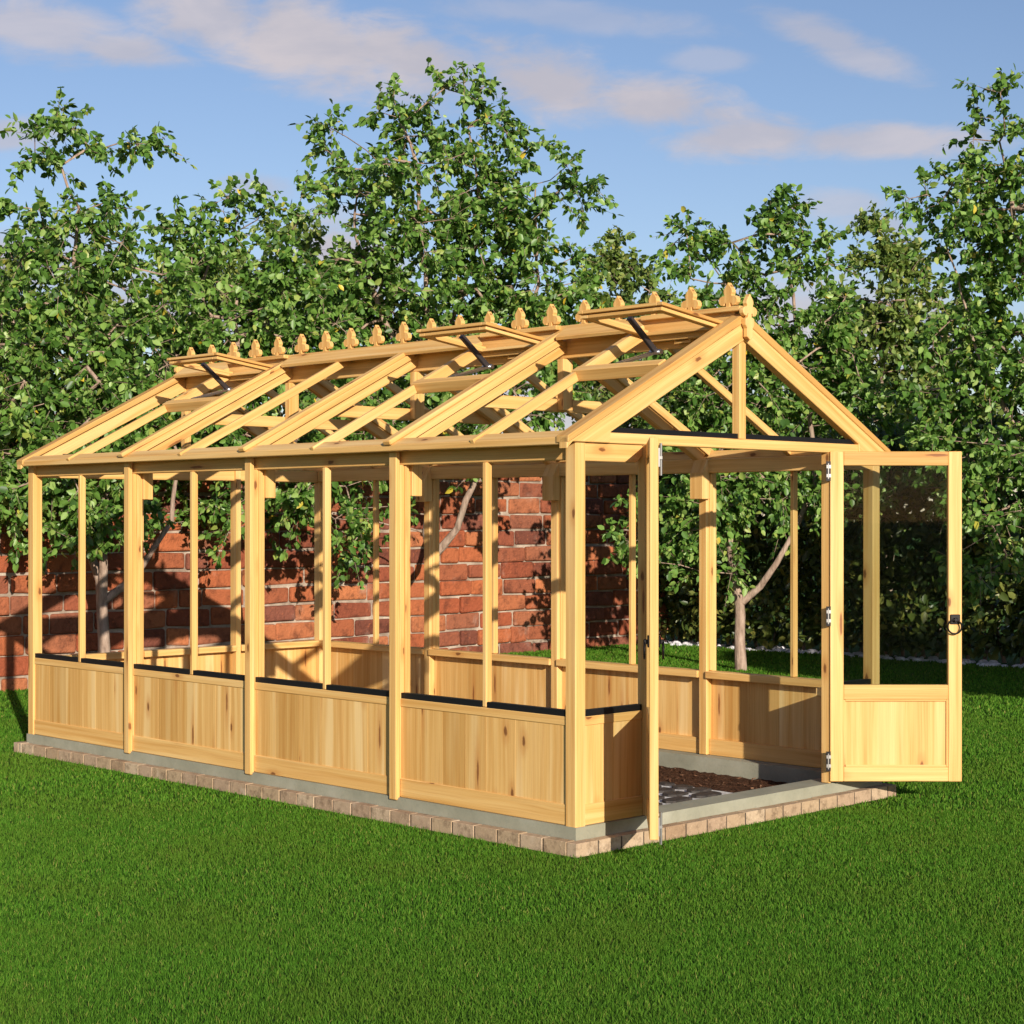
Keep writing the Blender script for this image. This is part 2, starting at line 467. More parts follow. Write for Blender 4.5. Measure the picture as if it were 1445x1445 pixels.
for k in range(NF):
    v = .075 + k * (L - .15) / (NF - 1)
    if k == 0:
        mb = MB(); trefoil(mb, 'yz', 0, 0, -.014, .014)
        f0 = mb.build('finial', WOOD, GH, bevel=.002); f0.location = (W / 2, v, APEX + .032); fin = f0
    else:
        c = fin.copy(); COL.objects.link(c); c.parent = GH; c.location = (W / 2, v, APEX + .032)

# ridge
mb = MB(); mb.box((W / 2 - .015, .036, APEX - .135), (W / 2 + .015, L - .036, APEX + .033)); mb.build('ridge_board', WOOD, GH, bevel=.003)
for y0, y1 in ((-.02, .5 * BAY + .02), (BAY + .02, 1.5 * BAY + .02), (3 * BAY + .02, 3.5 * BAY + .02)):
    mb = MB(); mb.box((W / 2 - .046, y0, APEX + .012), (W / 2 + .046, y1, APEX + .035)); mb.build('ridge_capping', WOOD, GH, bevel=.003)

def roofp(m, s, v, n):
    """point on a roof slope: s metres below the apex along the slope, n above the rafter line"""
    u = W / 2 - s * math.cos(TH) - n * math.sin(TH) * 1
    z = APEX - s * math.sin(TH) + n * math.cos(TH)
    if m: u = W - u
    return Vector((u, v, z))
SFULL = (W / 2 + .066) / math.cos(TH)
def slope_box(mb, m, s0, s1, v0, v1, n0, n1, slant0=0.0):
    pts = [roofp(m, s, v, n) for n in (n0, n1) for (s, v) in ((s0, v0), (s1, v0), (s1, v1), (s0, v1))]
    f = [(0, 3, 2, 1), (4, 5, 6, 7), (0, 1, 5, 4), (1, 2, 6, 5), (2, 3, 7, 6), (3, 0, 4, 7)]
    if not m: f = [q[::-1] for q in f]
    long_s = abs(s1 - s0) > abs(v1 - v0)
    mb.solid(pts, f, (pts[1] - pts[0]) if long_s else (0, 1, 0))

for m in (0, 1):
    for k in (1, 2, 3):
        v = k * BAY
        mb = MB(); slope_box(mb, m, .02, SFULL - .09, v - .0225, v + .0225, -.088, -.030)
        ra = mb.build('rafter', WOOD, GH, bevel=.003)
        mb = MB(); slope_box(mb, m, .07, SFULL - .072, v - .040, v + .040, -.034, -.001); mb.build('glazing_ledge', WOOD, ra, bevel=.003)
        mb = MB(); slope_box(mb, m, .055, SFULL + .004, v - .027, v + .027, -.0025, .021); mb.build('rafter_cap', WOOD, ra, bevel=.005)
    for k in range(4):
        v = (k + .5) * BAY
        vent = (m == 0 and k in (0, 1, 3))
        sT = (W / 2 - .617) / math.cos(TH)
        mb = MB(); slope_box(mb, m, (sT + .03) if vent else .03, SFULL + .0, v - .013, v + .013, -.040, .006)
        mb.build('glazing_bar', WOOD, GH, bevel=.003)
        if not vent: continue
        va = k * BAY + (.05 if k == 0 else .03)
        mb = MB(); slope_box(mb, m, sT - .028, sT + .028, va, v + .02, -.046, .012); mb.build('vent_trimmer', WOOD, GH, bevel=.003)
        mb = MB(); slope_box(mb, m, .08, sT - .0285, v - .02, v + .02, -.050, .008); mb.build('vent_jamb', WOOD, GH, bevel=.003)
# boards covering the ridge where there is no roof vent; front ends cut on the slant
def ridge_plank(m, v0, v1, slant):
    n0, n1 = .004, .024
    pts = []
    for n in (n0, n1):
        pts += [Vector((((W / 2 - .014 - n * .4) if not m else (W / 2 + .014 + n * .4)), v0 + slant, APEX + .031)), roofp(m, .085, v0, n), roofp(m, .125, v0 + .03, n), roofp(m, .125, v1, n), Vector((((W / 2 - .014 - n * .4) if not m else (W / 2 + .014 + n * .4)), v1, APEX + .031))]
    f = [(0, 1, 2, 3, 4), (9, 8, 7, 6, 5), (0, 5, 6, 1), (1, 6, 7, 2), (2, 7, 8, 3), (3, 8, 9, 4), (4, 9, 5, 0)]
    if m: f = [q[::-1] for q in f]
    mb = MB(); mb.solid(pts, f, (0, 1, 0)); mb.build('ridge_plank', WOOD, GH, bevel=.003)
ridge_plank(0, .5 * BAY - .04, BAY - .045, .12)
ridge_plank(0, 1.5 * BAY - .04, 3 * BAY - .045, .12)
ridge_plank(0, 3.5 * BAY - .04, L - .05, .12)
ridge_plank(1, .06, L - .05, .02)

# trusses
for k in (1, 2, 3):
    v = k * BAY
    zc0, zc1 = 1.955, 2.02
    uu = (zt(0) - zc1)
    ua = W / 2 - (APEX - .06 - zc1) / SL
    mb = MB(); mb.box((ua - .04, v + .0235, zc0), (W - ua + .04, v + .0475, zc1)); mb.build('collar_tie', WOOD, GH, bevel=.003)
    mb = MB(); mb.box((W / 2 - .036, v - .021, zc1 - .06), (W / 2 + .036, v + .0225, APEX - .1365)); mb.build('king_post', WOOD, GH, bevel=.003)

# roof vents, propped open
def make_vent():
    """origin on the hinge line at the front corner; x runs out from the ridge"""
    mb = MB(); ln, wd = .455, .50
    for (x0, x1, y0, y1) in ((0, ln, 0, .045), (0, ln, wd - .045, wd), (0, .045, .0455, wd - .0455), (ln - .05, ln, .0455, wd - .0455)):
        mb.box((-x0, y0, 0), (-x1, y1, .016))
    for (x0, x1, y0, y1) in ((0, ln + .012, -.012, .022), (0, ln + .012, wd - .022, wd + .012), (ln - .02, ln + .012, .0225, wd - .0225)):
        mb.box((-x0, y0, .0205), (-x1, y1, .036))
    fr = mb.build('roof_vent', WOOD, GH, bevel=.002)
    mb = MB(); mb.box((-.016, .012, .0145), (-(ln - .02), wd - .012, .0185))
    return fr, mb
tilt = math.atan2(.058, .45)
for k in (0, 1, 3):
    va = k * BAY + .055
    fr, mb = make_vent()
    fr.location = (W / 2 - .055, va, 2.284); fr.rotation_euler = (0, tilt, 0)
    # opener: cylinder arm, knuckle and link, in greenhouse space moved to the vent
    inv = (Matrix.Translation(fr.location) @ Matrix.Rotation(tilt, 4, 'Y')).inverted()
    vy = va + .27
    A = Vector((.70, vy, 2.335)); B = Vector((.885, vy, 2.190)); C = Vector((.632, vy, 2.122))
    mb = MB(); d = (B - A).normalized()
    mb.beam(inv @ A, inv @ B, .026, .022, (0, 1, 0)); arm = mb.build('opener_arm', GREYARM, fr, bevel=.003)
    mb = MB(); mb.tube([inv @ (B + Vector((0, -.035, 0))), inv @ (B + Vector((0, .035, 0)))], .012, 10)
    mb.beam(inv @ (B + Vector((0, .02, 0))), inv @ (C + Vector((0, .02, 0))), .012, .01, (0, 1, 0))
    mb.beam(inv @ (B + Vector((0, -.02, 0))), inv @ (C + Vector((0, -.02, 0))), .012, .01, (0, 1, 0))
    mb.build('opener_link', STEEL, fr)
    mb = MB(); cu = W / 2 - .0155; mb.box((cu - .03, vy - .05, 2.245), (cu, vy - .038, 2.275)); mb.box((cu - .03, vy + .038, 2.245), (cu, vy + .05, 2.275)); mb.box((cu - .03, vy - .0385, 2.245), (cu - .018, vy + .0385, 2.256))
    mb.build('vent_catch', WOOD, GH)
    # upstand against the ridge that the vent shuts on
    mb = MB(); mb.box((W / 2 - .066, va - .01, 2.262), (W / 2 - .0155, va + .50, 2.292)); mb.build('vent_upstand', WOOD, GH, bevel=.003)

# doors
DW, DH, DT = .645, 1.617, .036
def make_door(name, loc, rz, left):
    mb = MB(); st = .066
    mb.box((0, 0, 0), (st, DT, DH)); mb.box((DW - st, 0, 0), (DW, DT, DH))
    for z0, z1 in ((0, .072), (.402, .474), (DH - .07, DH)): mb.box((st + .0003, .0006, z0 + .0006), (DW - st - .0003, DT - .0006, z1 - .0006))
    door = mb.build(name, WOOD, GH, bevel=.003); door.location = loc; door.rotation_euler = (0, 0, rz)
    mb = MB(); mb.box((st - .006, .012, .066), (DW - st + .006, .024, .408), (0, 0, 1)); mb.build('door_panel', WOOD, door)
    mb = MB()
    t = .010
    for f0, f1 in ((.0035, .0125), (.0235, .0325)):
        mb.box((st - .001, f0, .0715), (st + t, f1, .4025)); mb.box((DW - st - t, f0, .0715), (DW - st + .001, f1, .4025))
        mb.box((st + t, f0 + .0003, .0715), (DW - st - t, f1 - .0003, .0715 + t)); mb.box((st + t, f0 + .0003, .4025 - t), (DW - st - t, f1 - .0003, .4025))
    mb.build('panel_bead', WOOD, door, bevel=.002)
    mb = MB(); mb.box((st - .006, .016, .468), (DW - st + .006, .020, DH - .064)); mb.build('glass_pane', GLASS, door)
    for s, y in ((-1, 0.0), (1, DT)):
        hx, hz = DW - .034, .795
        mb = MB(); mb.box((hx - .024, y, hz - .024), (hx + .024, y + s * .008, hz + .024)); mb.box((hx - .009, y + s * .0075, hz - .012), (hx + .009, y + s * .024, hz + .008))
        h = mb.build('door_handle', IRON, door, bevel=.003)
        mb = MB(); r = .034
        mb.tube([(hx - .006 + r * math.sin(k * math.pi / 12), y + s * .020, hz - .036 + r * math.cos(k * math.pi / 12)) for k in range(24)], .0042, 8, True)
        mb.build('handle_ring', IRON, h)
    for z in (.10, .81, 1.52):
        mb = MB()
        yy = -.004 if not left else DT + .004
        mb.tube([(-.010, yy, z - .038), (-.010, yy, z + .038)], .005, 10)
        for dz in (-.034, .010):
            mb.box((-.018, yy - .0035, z + dz + .004), (.003, yy + .0035, z + dz + .020))
        h = mb.build('hinge', DULL, door)
        mb = MB(); mb.box((-.020, yy - .0030, z - .048), (.002, yy + .0030, z + .048)); mb.build('hinge_gap_shade', IRON, h)  # dark plate standing in for the shade in the gaps around the hinge
    if left:
        for z in (.035, DH - .10):
            mb = MB(); mb.tube([(DW - .022, DT + .010, z - .055), (DW - .022, DT + .010, z + .075)], .006, 8)
            mb.box((DW - .038, DT, z - .02), (DW - .006, DT + .006, z + .055)); mb.box((DW - .034, DT + .005, z + .01), (DW - .010, DT + .016, z + .022))
            mb.build('door_bolt', DULL, door)
    return door
make_door('door', (.428, -.016, .122), R(222.6), True)
make_door('door', (W - JR - .008, -.022, .122), R(-44.3), False)

# ------------------------------------------------------------------ base under the greenhouse
BASE = empty('masonry_base', ORG, ANG)
tag(BASE, 'low grey concrete kerb edged with pale bricks below the pine greenhouse', 'base')
kw, e = .135, .0
mb = MB()
mb.box((-.006, -.006, -.05), (W + .006, kw, ZC)); mb.box((-.006, L - kw, -.05), (W + .006, L + .006, ZC))
mb.box((-.006, kw, -.05), (kw, L - kw, ZC)); mb.box((W - kw, kw, -.05), (W + .006, L - kw, ZC))
mb.build('concrete_kerb', CONC, BASE)
mb = MB(); jm = MB(); bo, bi, zb = -.062, -.008, .058
def brick_run(a0, a1, f):
    a = a0
    while a < a1 - .03:
        b = min(a1, a + random.uniform(.138, .146))
        j = [random.uniform(-.0012, .0012) for _ in range(3)]
        f(a, b - .009, j); a = b
def fr(a, b, j): mb.box((a, bo + j[0], -.06), (b, bi, zb + j[1]))
def bk(a, b, j): mb.box((a, L - bi, -.06), (b, L - bo + j[0], zb + j[1]))
def lf(a, b, j): mb.box((bo + j[0], a, -.06), (bi, b, zb + j[1]))
def rt(a, b, j): mb.box((W - bi, a, -.06), (W - bo + j[0], b, zb + j[1]))
brick_run(bo, W - bo, fr); brick_run(bo, W - bo, bk); brick_run(bi + .006, L - bi - .004, lf); brick_run(bi + .006, L - bi - .004, rt)
mb.build('brick_edging', PAVER, BASE, bevel=.002)
for lo, hi in (((bo + .0045, bo + .0045, -.06), (W - bo - .0045, -.0065, zb - .004)), ((bo + .006, L + .0065, -.06), (W - bo - .006, L - bo - .0045, zb - .004)),
               ((bo + .0045, -.006, -.06), (-.0065, L + .006, zb - .004)), ((W + .0065, -.006, -.06), (W - bo - .0045, L + .006, zb - .004))):
    jm.box(lo, hi)
jm.build('brick_joints', DARKJOINT, BASE)

# floor inside
def grid_mesh(name, x0, x1, y0, y1, step, zf):
    nx = int((x1 - x0) / step) + 1; ny = int((y1 - y0) / step) + 1
    xs = np.linspace(x0, x1, nx); ys = np.linspace(y0, y1, ny)
    X, Y = np.meshgrid(xs, ys); Z = zf(X, Y)
    v = np.stack([X, Y, Z], -1).reshape(-1, 3)
    i = np.arange(nx * ny).reshape(ny, nx)
    q = np.stack([i[:-1, :-1], i[:-1, 1:], i[1:, 1:], i[1:, :-1]], -1).reshape(-1, 4)
    return mesh_np(name, v, q)
me = grid_mesh('soil', kw + .0005, W - kw - .0005, kw + .0005, L - kw - .0005, .03, lambda X, Y: .028 + RNG.normal(0, .0035, X.shape))
o = link('soil', me, SOIL, None, ORG, ANG); tag(o, kind='structure')
# bark chips on the soil
nb_ = 9000
cx = RNG.uniform(kw + .03, W - kw - .03, nb_); cy = RNG.uniform(kw + .03, L - kw - .03, nb_)
a = RNG.uniform(0, 2 * np.pi, nb_); ln = RNG.uniform(.004, .012, nb_); wd = ln * RNG.uniform(.25, .5, nb_)
d = np.stack([np.cos(a), np.sin(a), RNG.normal(0, .3, nb_)], -1); s = np.stack([-np.sin(a), np.cos(a), RNG.normal(0, .3, nb_)], -1)
c = np.stack([cx, cy, np.full(nb_, .036)], -1)
v = np.stack([c - d * ln[:, None] - s * wd[:, None], c + d * ln[:, None] - s * wd[:, None] * .7, c + d * ln[:, None] * .9 + s * wd[:, None], c - d * ln[:, None] * .8 + s * wd[:, None] * .8], 1).reshape(-1, 3)
me = mesh_np('bark_chips', v, np.arange(nb_ * 4).reshape(-1, 4))
o = link('bark_chips', me, leafy('bark_chip', [(0, (.03, .014, .008)), (.6, (.11, .05, .027)), (1, (.22, .12, .07))], .0, .9, None, .1), None, ORG, ANG)
tag(o, 'brown bark chips spread over the floor inside the greenhouse', 'bark', kind='stuff')
# crazy paving path down the middle: dark stones in white joints
me = grid_mesh('path', .62, 1.58, kw + .001, L - kw - .001, .05, lambda X, Y: np.full(X.shape, .040))
o = link('path', me, mat_plain('white_joint', (.62, .60, .57), .8, nz=30), None, ORG, ANG); tag(o, kind='structure')
mb = MB(); y = kw + .02; r = 0
while y < L - kw - .12:
    x = .635 - (.06 if r % 2 else 0)
    while x < 1.56:
        w_ = random.uniform(.17, .25); h_ = .095
        x0 = max(.63, x); x1 = min(1.57, x + w_ - .034)
        if x1 - x0 > .04:
            n = 9; pts = []
            for k in range(n):
                t = 2 * math.pi * k / n
                ct, stt = math.cos(t), math.sin(t)
                q = (abs(ct) ** 6 + abs(stt) ** 6) ** (-1 / 6)
                pts.append(((x0 + x1) / 2 + ct * q * (x1 - x0) / 2 * random.uniform(.9, 1), y + h_ / 2 + stt * q * h_ / 2 * random.uniform(.86, 1)))
            mb.prism(pts, .036, .049 + random.uniform(0, .004), 'xy', (1, 0, 0))
        x += w_
    y += h_ + .030; r += 1
o = mb.build('paving', mat_plain('dark_cobble', (.035, .028, .024), .7, nz=25, amp=.5), None, bevel=.004, seg=2)
o.location = ORG; o.rotation_euler = (0, 0, ANG); tag(o, kind='structure')

# ------------------------------------------------------------------ ground and grass
def inside_base(x, y, pad=.0):
    dx = x - ORG.x; dy = y - ORG.y
    u = dx * UX.x + dy * UX.y; v = dx * VX.x + dy * VX.y
    return (u > bo - pad) & (u < W - bo + pad) & (v > bo - pad) & (v < L - bo + pad)
# ground sheet with a hole-free surface; it dips under the base
S = 600.0
me = bpy.data.meshes.new('lawn')
hole = [ORG + UX * u + VX * v for u, v in ((-.03, -.03), (W + .03, -.03), (W + .03, L + .03), (-.03, L + .03))]
outer = [Vector((-S, -S, 0)), Vector((S, -S, 0)), Vector((S, S, 0)), Vector((-S, S, 0))]
# hole corners in order near, right, far, left matched with outer bottom, right, top, left mid points
near, right, far, leftc = hole
ov = [Vector((0, -S, 0)), Vector((S, 0, 0)), Vector((0, S, 0)), Vector((-S, 0, 0))]
vs = [near, right, far, leftc] + ov
fs = [(4, 5, 1, 0), (5, 6, 2, 1), (6, 7, 3, 2), (7, 4, 0, 3)]
me.from_pydata([tuple(p) for p in vs], [], fs); me.update()
lawn = link('lawn', me, LAWN); tag(lawn, kind='structure')

def grass(n_zone):
    P = []; Hh = []; Wd = []
    for (y0, y1, dens, h, wd) in n_zone:
        hw0 = .33 * y1 + 1.2
        n = int(dens * (y1 - y0) * 2 * hw0)
        x = RNG.uniform(-hw0, hw0, n); y = RNG.uniform(y0, y1, n)
        k = ~inside_base(x, y, .022) & (np.abs(x) < .33 * y + 1.2)
        # stop at the brick wall and hedge
        wx = x + 3.99; wy = y - 14.66
        k &= (wx * VX.x + wy * VX.y) < 0.0
        hx = x - 1.45; hy = y - 20.0
        k &= (hx * UX.x + hy * UX.y) < .15
        x = x[k]; y = y[k]
        P.append(np.stack([x, y], -1)); Hh.append(h * RNG.uniform(.55, 1.15, len(x))); Wd.append(wd * RNG.uniform(.7, 1.2, len(x)))
    P = np.concatenate(P); h = np.concatenate(Hh); wd = np.concatenate(Wd); n = len(P)
    a = RNG.uniform(0, 2 * np.pi, n); la = RNG.uniform(0, 2 * np.pi, n); ll = np.abs(RNG.normal(0, .55, n)) * h
    base = np.concatenate([P, np.full((n, 1), -.004)], 1)
    side = np.stack([np.cos(a), np.sin(a), np.zeros(n)], -1) * wd[:, None] * .5
    lean = np.stack([np.cos(la), np.sin(la), np.zeros(n)], -1) * ll[:, None]
    up = np.stack([np.zeros(n), np.zeros(n), h], -1)
    m = base + lean * .35 + up * .6
    t = base + lean + up * .98
    v = np.stack([base - side, base + side, m + side * .8, m - side * .8, t], 1).reshape(-1, 3)
    i = np.arange(n)[:, None] * 5
    q = i + np.array([[0, 1, 2, 3]]); tr = i + np.array([[3, 2, 4]])
    me = mesh_np('grass', v, q, tr)
    o = link('grass', me, GRASS); tag(o, 'short bright green mown grass covering the garden lawn', 'grass', kind='stuff')
    return n
ng = grass([(4.2, 6.2, 27000, .021, .0026), (6.2, 8.6, 16000, .022, .0034), (8.6, 12.5, 6500, .024, .0055), (12.5, 21, 2200, .027, .0105)])
print('blades', ng)

# ------------------------------------------------------------------ brick wall
WORG = Vector((-3.99, 14.66, 0))
BW = empty('brick_wall', WORG, ANG)
tag(BW, 'old red brick garden wall behind the greenhouse and trees', 'wall')
mb = MB(); ch, bl, HW = .168, .47, 2.2
X0, X1 = -4.2, 8.0
row = 0; z = -.06
while z < HW:
    x = X0 - (bl * .5 if row % 2 else 0) + random.uniform(-.05, .05)
    while x < X1:
        b = bl * random.choice((1, 1, 1, .52, .9, 1.05))
        jz = [random.uniform(-.012, .012) for _ in range(4)]
        y0 = random.uniform(-.016, .016); ty = random.uniform(-.010, .010)
        g = .009
        vv8 = [(x + g, y0, z + g + jz[0]), (x + b - g, y0 + ty, z + g + jz[1]), (x + b - g, .10, z + g + jz[1]), (x + g, .10, z + g + jz[0]),
               (x + g + random.uniform(-.004, .006), y0 + random.uniform(-.005, .008), z + ch - g + jz[2]), (x + b - g + random.uniform(-.006, .004), y0 + ty, z + ch - g + jz[3]), (x + b - g, .10, z + ch - g + jz[3]), (x + g, .10, z + ch - g + jz[2])]
        mb.solid(vv8, [(0, 3, 2, 1), (4, 5, 6, 7), (0, 1, 5, 4), (1, 2, 6, 5), (2, 3, 7, 6), (3, 0, 4, 7)], (1, 0, 0))
        x += b
    z += ch; row += 1
mb.build('brickwork', BRICK, BW, bevel=.018, seg=2)
mb = MB(); mb.box((X0, .027, -.1), (X1, .34, HW - .03)); mb.build('mortar_core', MORTAR, BW)
mb = MB(); x = X0
while x < X1:
    mb.box((x, -.03, HW - .03 + random.uniform(0, .004)), (x + .23, .38, HW + .07)); x += .24
mb.build('coping', BRICK, BW, bevel=.012, seg=2)

# ------------------------------------------------------------------ leaves
def leaf_arrays(p, d, n, ln, wd, fold=.22, droop=.12):
    d = d / np.linalg.norm(d, axis=1, keepdims=True)
    n = n - d * (n * d).sum(1, keepdims=True); n /= np.linalg.norm(n, axis=1, keepdims=True) + 1e-9
    s = np.cross(d, n)
    L_ = ln[:, None]; w_ = wd[:, None] * .5
    b = p; r1 = p + d * L_ * .26 + s * w_ * .86 + n * w_ * fold; r2 = p + d * L_ * .64 + s * w_ * .82 + n * w_ * fold * .7 - n * L_ * droop * .3
    t = p + d * L_ - n * L_ * droop
    l1 = p + d * L_ * .26 - s * w_ * .86 + n * w_ * fold; l2 = p + d * L_ * .64 - s * w_ * .82 + n * w_ * fold * .7 - n * L_ * droop * .3
    v = np.stack([b, r1, r2, t, l2, l1], 1).reshape(-1, 3)
    i = np.arange(len(p))[:, None] * 6
    q = np.concatenate([i + np.array([[0, 1, 2, 3]]), i + np.array([[0, 3, 4, 5]])], 0)
    return v, q

def unit(n):
    v = RNG.normal(0, 1, (n, 3)); return v / np.linalg.norm(v, axis=1, keepdims=True)

def sweep(chains):
    V = []; Q = []; b = 0
    for pts, rad in chains:
        pts = np.asarray(pts); m = len(pts)
        k = 8 if rad[0] > .03 else (5 if rad[0] > .009 else 3)
        d = np.gradient(pts, axis=0); d /= np.linalg.norm(d, axis=1, keepdims=True) + 1e-9
        ref = np.array([.31, .95, .05]); s = np.cross(d, ref); s /= np.linalg.norm(s, axis=1, keepdims=True) + 1e-9; t = np.cross(d, s)
        ang = np.arange(k) * 2 * np.pi / k
        ring = pts[:, None, :] + (s[:, None, :] * np.cos(ang)[None, :, None] + t[:, None, :] * np.sin(ang)[None, :, None]) * np.asarray(rad)[:, None, None]
        V.append(ring.reshape(-1, 3))
        for i in range(m - 1):
            for j in range(k):
                Q.append((b + i * k + j, b + i * k + (j + 1) % k, b + (i + 1) * k + (j + 1) % k, b + (i + 1) * k + j))
        b += m * k
    return np.concatenate(V), np.array(Q)

def tree(name, label, trunk, blobs, leafmat=LEAF, leaf=.070, per=84, kd=5.6, twig=.27, group=None, cat='tree', droop=.45):
    """trunk: list of polylines [(Vector, radius)], the first starts at the ground. blobs: (centre, rx, ry, rz, density)"""
    base = trunk[0][0][0].copy(); base.z = 0
    nodes = []; par = []; rmin = []
    for line in trunk:
        prev = -1
        if nodes:
            arr = np.array(nodes); prev = int(np.argmin(np.linalg.norm(arr - np.array(line[0][0]), axis=1)))
        for i, (p, r) in enumerate(line):
            if i == 0 and nodes: continue
            # subdivide
            if prev >= 0:
                q0 = np.array(nodes[prev]); q1 = np.array(p); r0 = rmin[prev]
                k = max(1, int(np.linalg.norm(q1 - q0) / .18))
                for j in range(1, k + 1):
                    t = j / k; nodes.append(tuple(q0 + (q1 - q0) * t + (RNG.normal(0, .012, 3) if j < k else 0))); par.append(prev); rmin.append(r0 + (r - r0) * t); prev = len(nodes) - 1
            else:
                nodes.append(tuple(p)); par.append(-1); rmin.append(r); prev = 0
    start = len(nodes)
    att = []
    for (c, rx, ry, rz, den) in blobs:
        n = max(3, int(den * kd * 15 * (rx * rz + .06)))
        k = 0
        while k < n:
            u = RNG.uniform(-1, 1, 3)
            q = np.linalg.norm(u)
            if q > 1 or RNG.random() > .25 + .75 * q: continue
            p = np.array(c) + u * np.array([rx, ry, rz])
            if p[2] < .9: continue
            att.append(p); k += 1
    att = np.array(att)
    top = np.array(trunk[0][-1][0])
    order = np.argsort(np.linalg.norm(att - top, axis=1))
    cap = len(nodes) + len(att) * 12 + 50
    arr = np.zeros((cap, 3)); arr[:len(nodes)] = nodes; cnt = len(nodes)
    tips = []
    first = max(1, int(len(trunk[0]) and 4))
    for oi in order:
        a = att[oi]
        dv = a - arr[:cnt]
        dist = np.linalg.norm(dv, axis=1)
        cost = dist + .55 * np.maximum(0, -dv[:, 2])
        cost[:3] += 5
        j = int(np.argmin(cost)); q0 = arr[j].copy(); dd = dist[j]
        k = max(1, min(9, int(dd / .16)))
        bend = RNG.normal(0, .07, 3) * dd + np.array([0, 0, -.06 * dd])
        prev = j
        for m in range(1, k + 1):
            t = m / k
            arr[cnt] = q0 + (a - q0) * t + bend * 4 * t * (1 - t) + (RNG.normal(0, .012, 3) if m < k else 0)
            par.append(prev); rmin.append(.0032); prev = cnt; cnt += 1
        tips.append(prev)
    arr = arr[:cnt]
    load = np.zeros(cnt)
    for t in tips: load[t] += 1
    for i in range(cnt - 1, 0, -1): load[par[i]] += load[i]
    rad = np.maximum(np.array(rmin), .0042 * np.maximum(load, .6) ** .40)
    rad[start:] = np.minimum(rad[start:], .03)
    kids = [[] for _ in range(cnt)]
    for i in range(1, cnt): kids[par[i]].append(i)
    chains = []
    todo = [0]
    while todo:
        s = todo.pop()
        ch = [par[s], s] if par[s] >= 0 else [s]
        cur = s
        while kids[cur]:
            ks = sorted(kids[cur], key=lambda i: -load[i]); ch.append(ks[0]); todo += ks[1:]; cur = ks[0]
        if len(ch) > 1:
            rr = rad[ch].copy()
            if par[s] >= 0: rr[0] = min(rr[0], rr[1] * 1.3)
            chains.append((arr[ch], rr))
    # twigs and leaves
    LP = []; LD = []; LN = []
    out_c = np.mean(att, 0)
    for t in tips:
        p = arr[t]; o = p - arr[par[t]]; o = o / (np.linalg.norm(o) + 1e-9)
        for _ in range(RNG.integers(4, 7)):
            dr = o * .6 + unit(1)[0] * .9 + np.array([0, 0, .12]); dr /= np.linalg.norm(dr)
            ln = twig * RNG.uniform(.55, 1.25); m = 5
            tt = np.linspace(0, 1, m)[:, None]
            pts = p + dr * ln * tt + np.array([0, 0, -droop * .35 * ln]) * tt ** 2
            chains.append((pts, np.linspace(.0028, .0013, m)))
            k = max(3, int(per / 5 * RNG.uniform(.7, 1.3)))
            tp = RNG.uniform(.15, 1.05, k)[:, None]
            lp = p + dr * ln * tp + np.array([0, 0, -droop * .35 * ln]) * tp ** 2
            LP.append(lp + RNG.normal(0, .012, lp.shape))
            ld = dr * .5 + unit(k) * .85 + np.array([0, 0, -droop]); LD.append(ld)
            LN.append(np.array([0, 0, .6]) + unit(k) * .9 + np.array(SUN_TO) * .2)
    LP = np.concatenate(LP); LD = np.concatenate(LD); LN = np.concatenate(LN)
    n = len(LP); ll = leaf * RNG.uniform(.5, 1.3, n)
    root = empty(name, base)
    tag(root, label, cat, group)
    b = np.array(base)
    v, q = sweep(chains)
    me = mesh_np('trunk', v - b, q); me.polygons.foreach_set('use_smooth', [True] * len(me.polygons))
    link('trunk', me, BARK, root)
    v, q = leaf_arrays(LP, LD, LN, ll, ll * RNG.uniform(.58, .78, n))
    link('crown', mesh_np('crown', v - b, q), leafmat, root)
    print(name, label[:20], 'clusters', len(att), 'leaves', n)
    return root

def T(Y, *pts):        # a trunk line from pixel points at distance Y (third value: shift in depth, fourth: radius)
    return [(at(px, py, Y + dy), r * .70) for px, py, dy, r in pts]
def B(Y, *bl):
    out = []
    for (px, py, rx, ry, den, *dy) in bl:
        y = Y + (dy[0] if dy else 0)
        out.append((at(px, py, y), rx / FPX * y, max(.35, .75 * rx / FPX * y), ry / FPX * y, den))
    return out
G = 'young trees planted along the garden boundary'
Ya = 14.3
tree('garden_tree', 'tall forked tree against the brick wall behind the far left corner of the greenhouse',
     [T(Ya, (148, 979, 0, .085), (146, 900, 0, .07), (143, 850, 0, .065), (130, 790, .1, .05), (110, 735, .2, .04), (95, 640, .2, .03), (100, 480, .1, .02), (110, 300, 0, .012)),
      T(Ya, (143, 850, 0, .06), (146, 800, -.05, .05), (144, 765, -.1, .045), (150, 700, -.1, .03), (170, 560, 0, .022)),
      T(Ya, (150, 870, 0, .05), (190, 815, .1, .042), (215, 775, .15, .036), (242, 735, .2, .03), (250, 640, .2, .02)),
      T(Ya, (130, 790, 0, .04), (85, 760, -.1, .03), (40, 690, -.2, .022))],
     B(Ya, (105, 220, 60, 70, .55), (195, 195, 22, 22, .5), (95, 330, 90, 80, .8), (100, 440, 105, 90, 1.0), (40, 330, 30, 60, .5), (80, 560, 100, 100, 1.2), (50, 670, 75, 90, 1.1, -.3), (170, 560, 80, 100, 1.1), (180, 400, 70, 80, .7), (150, 680, 70, 60, .8, -.3), (15, 520, 40, 130, .9), (20, 690, 60, 70, 1.2, -.3), (120, 720, 70, 45, .9, -.3)), group=G)
Yc = 15.4
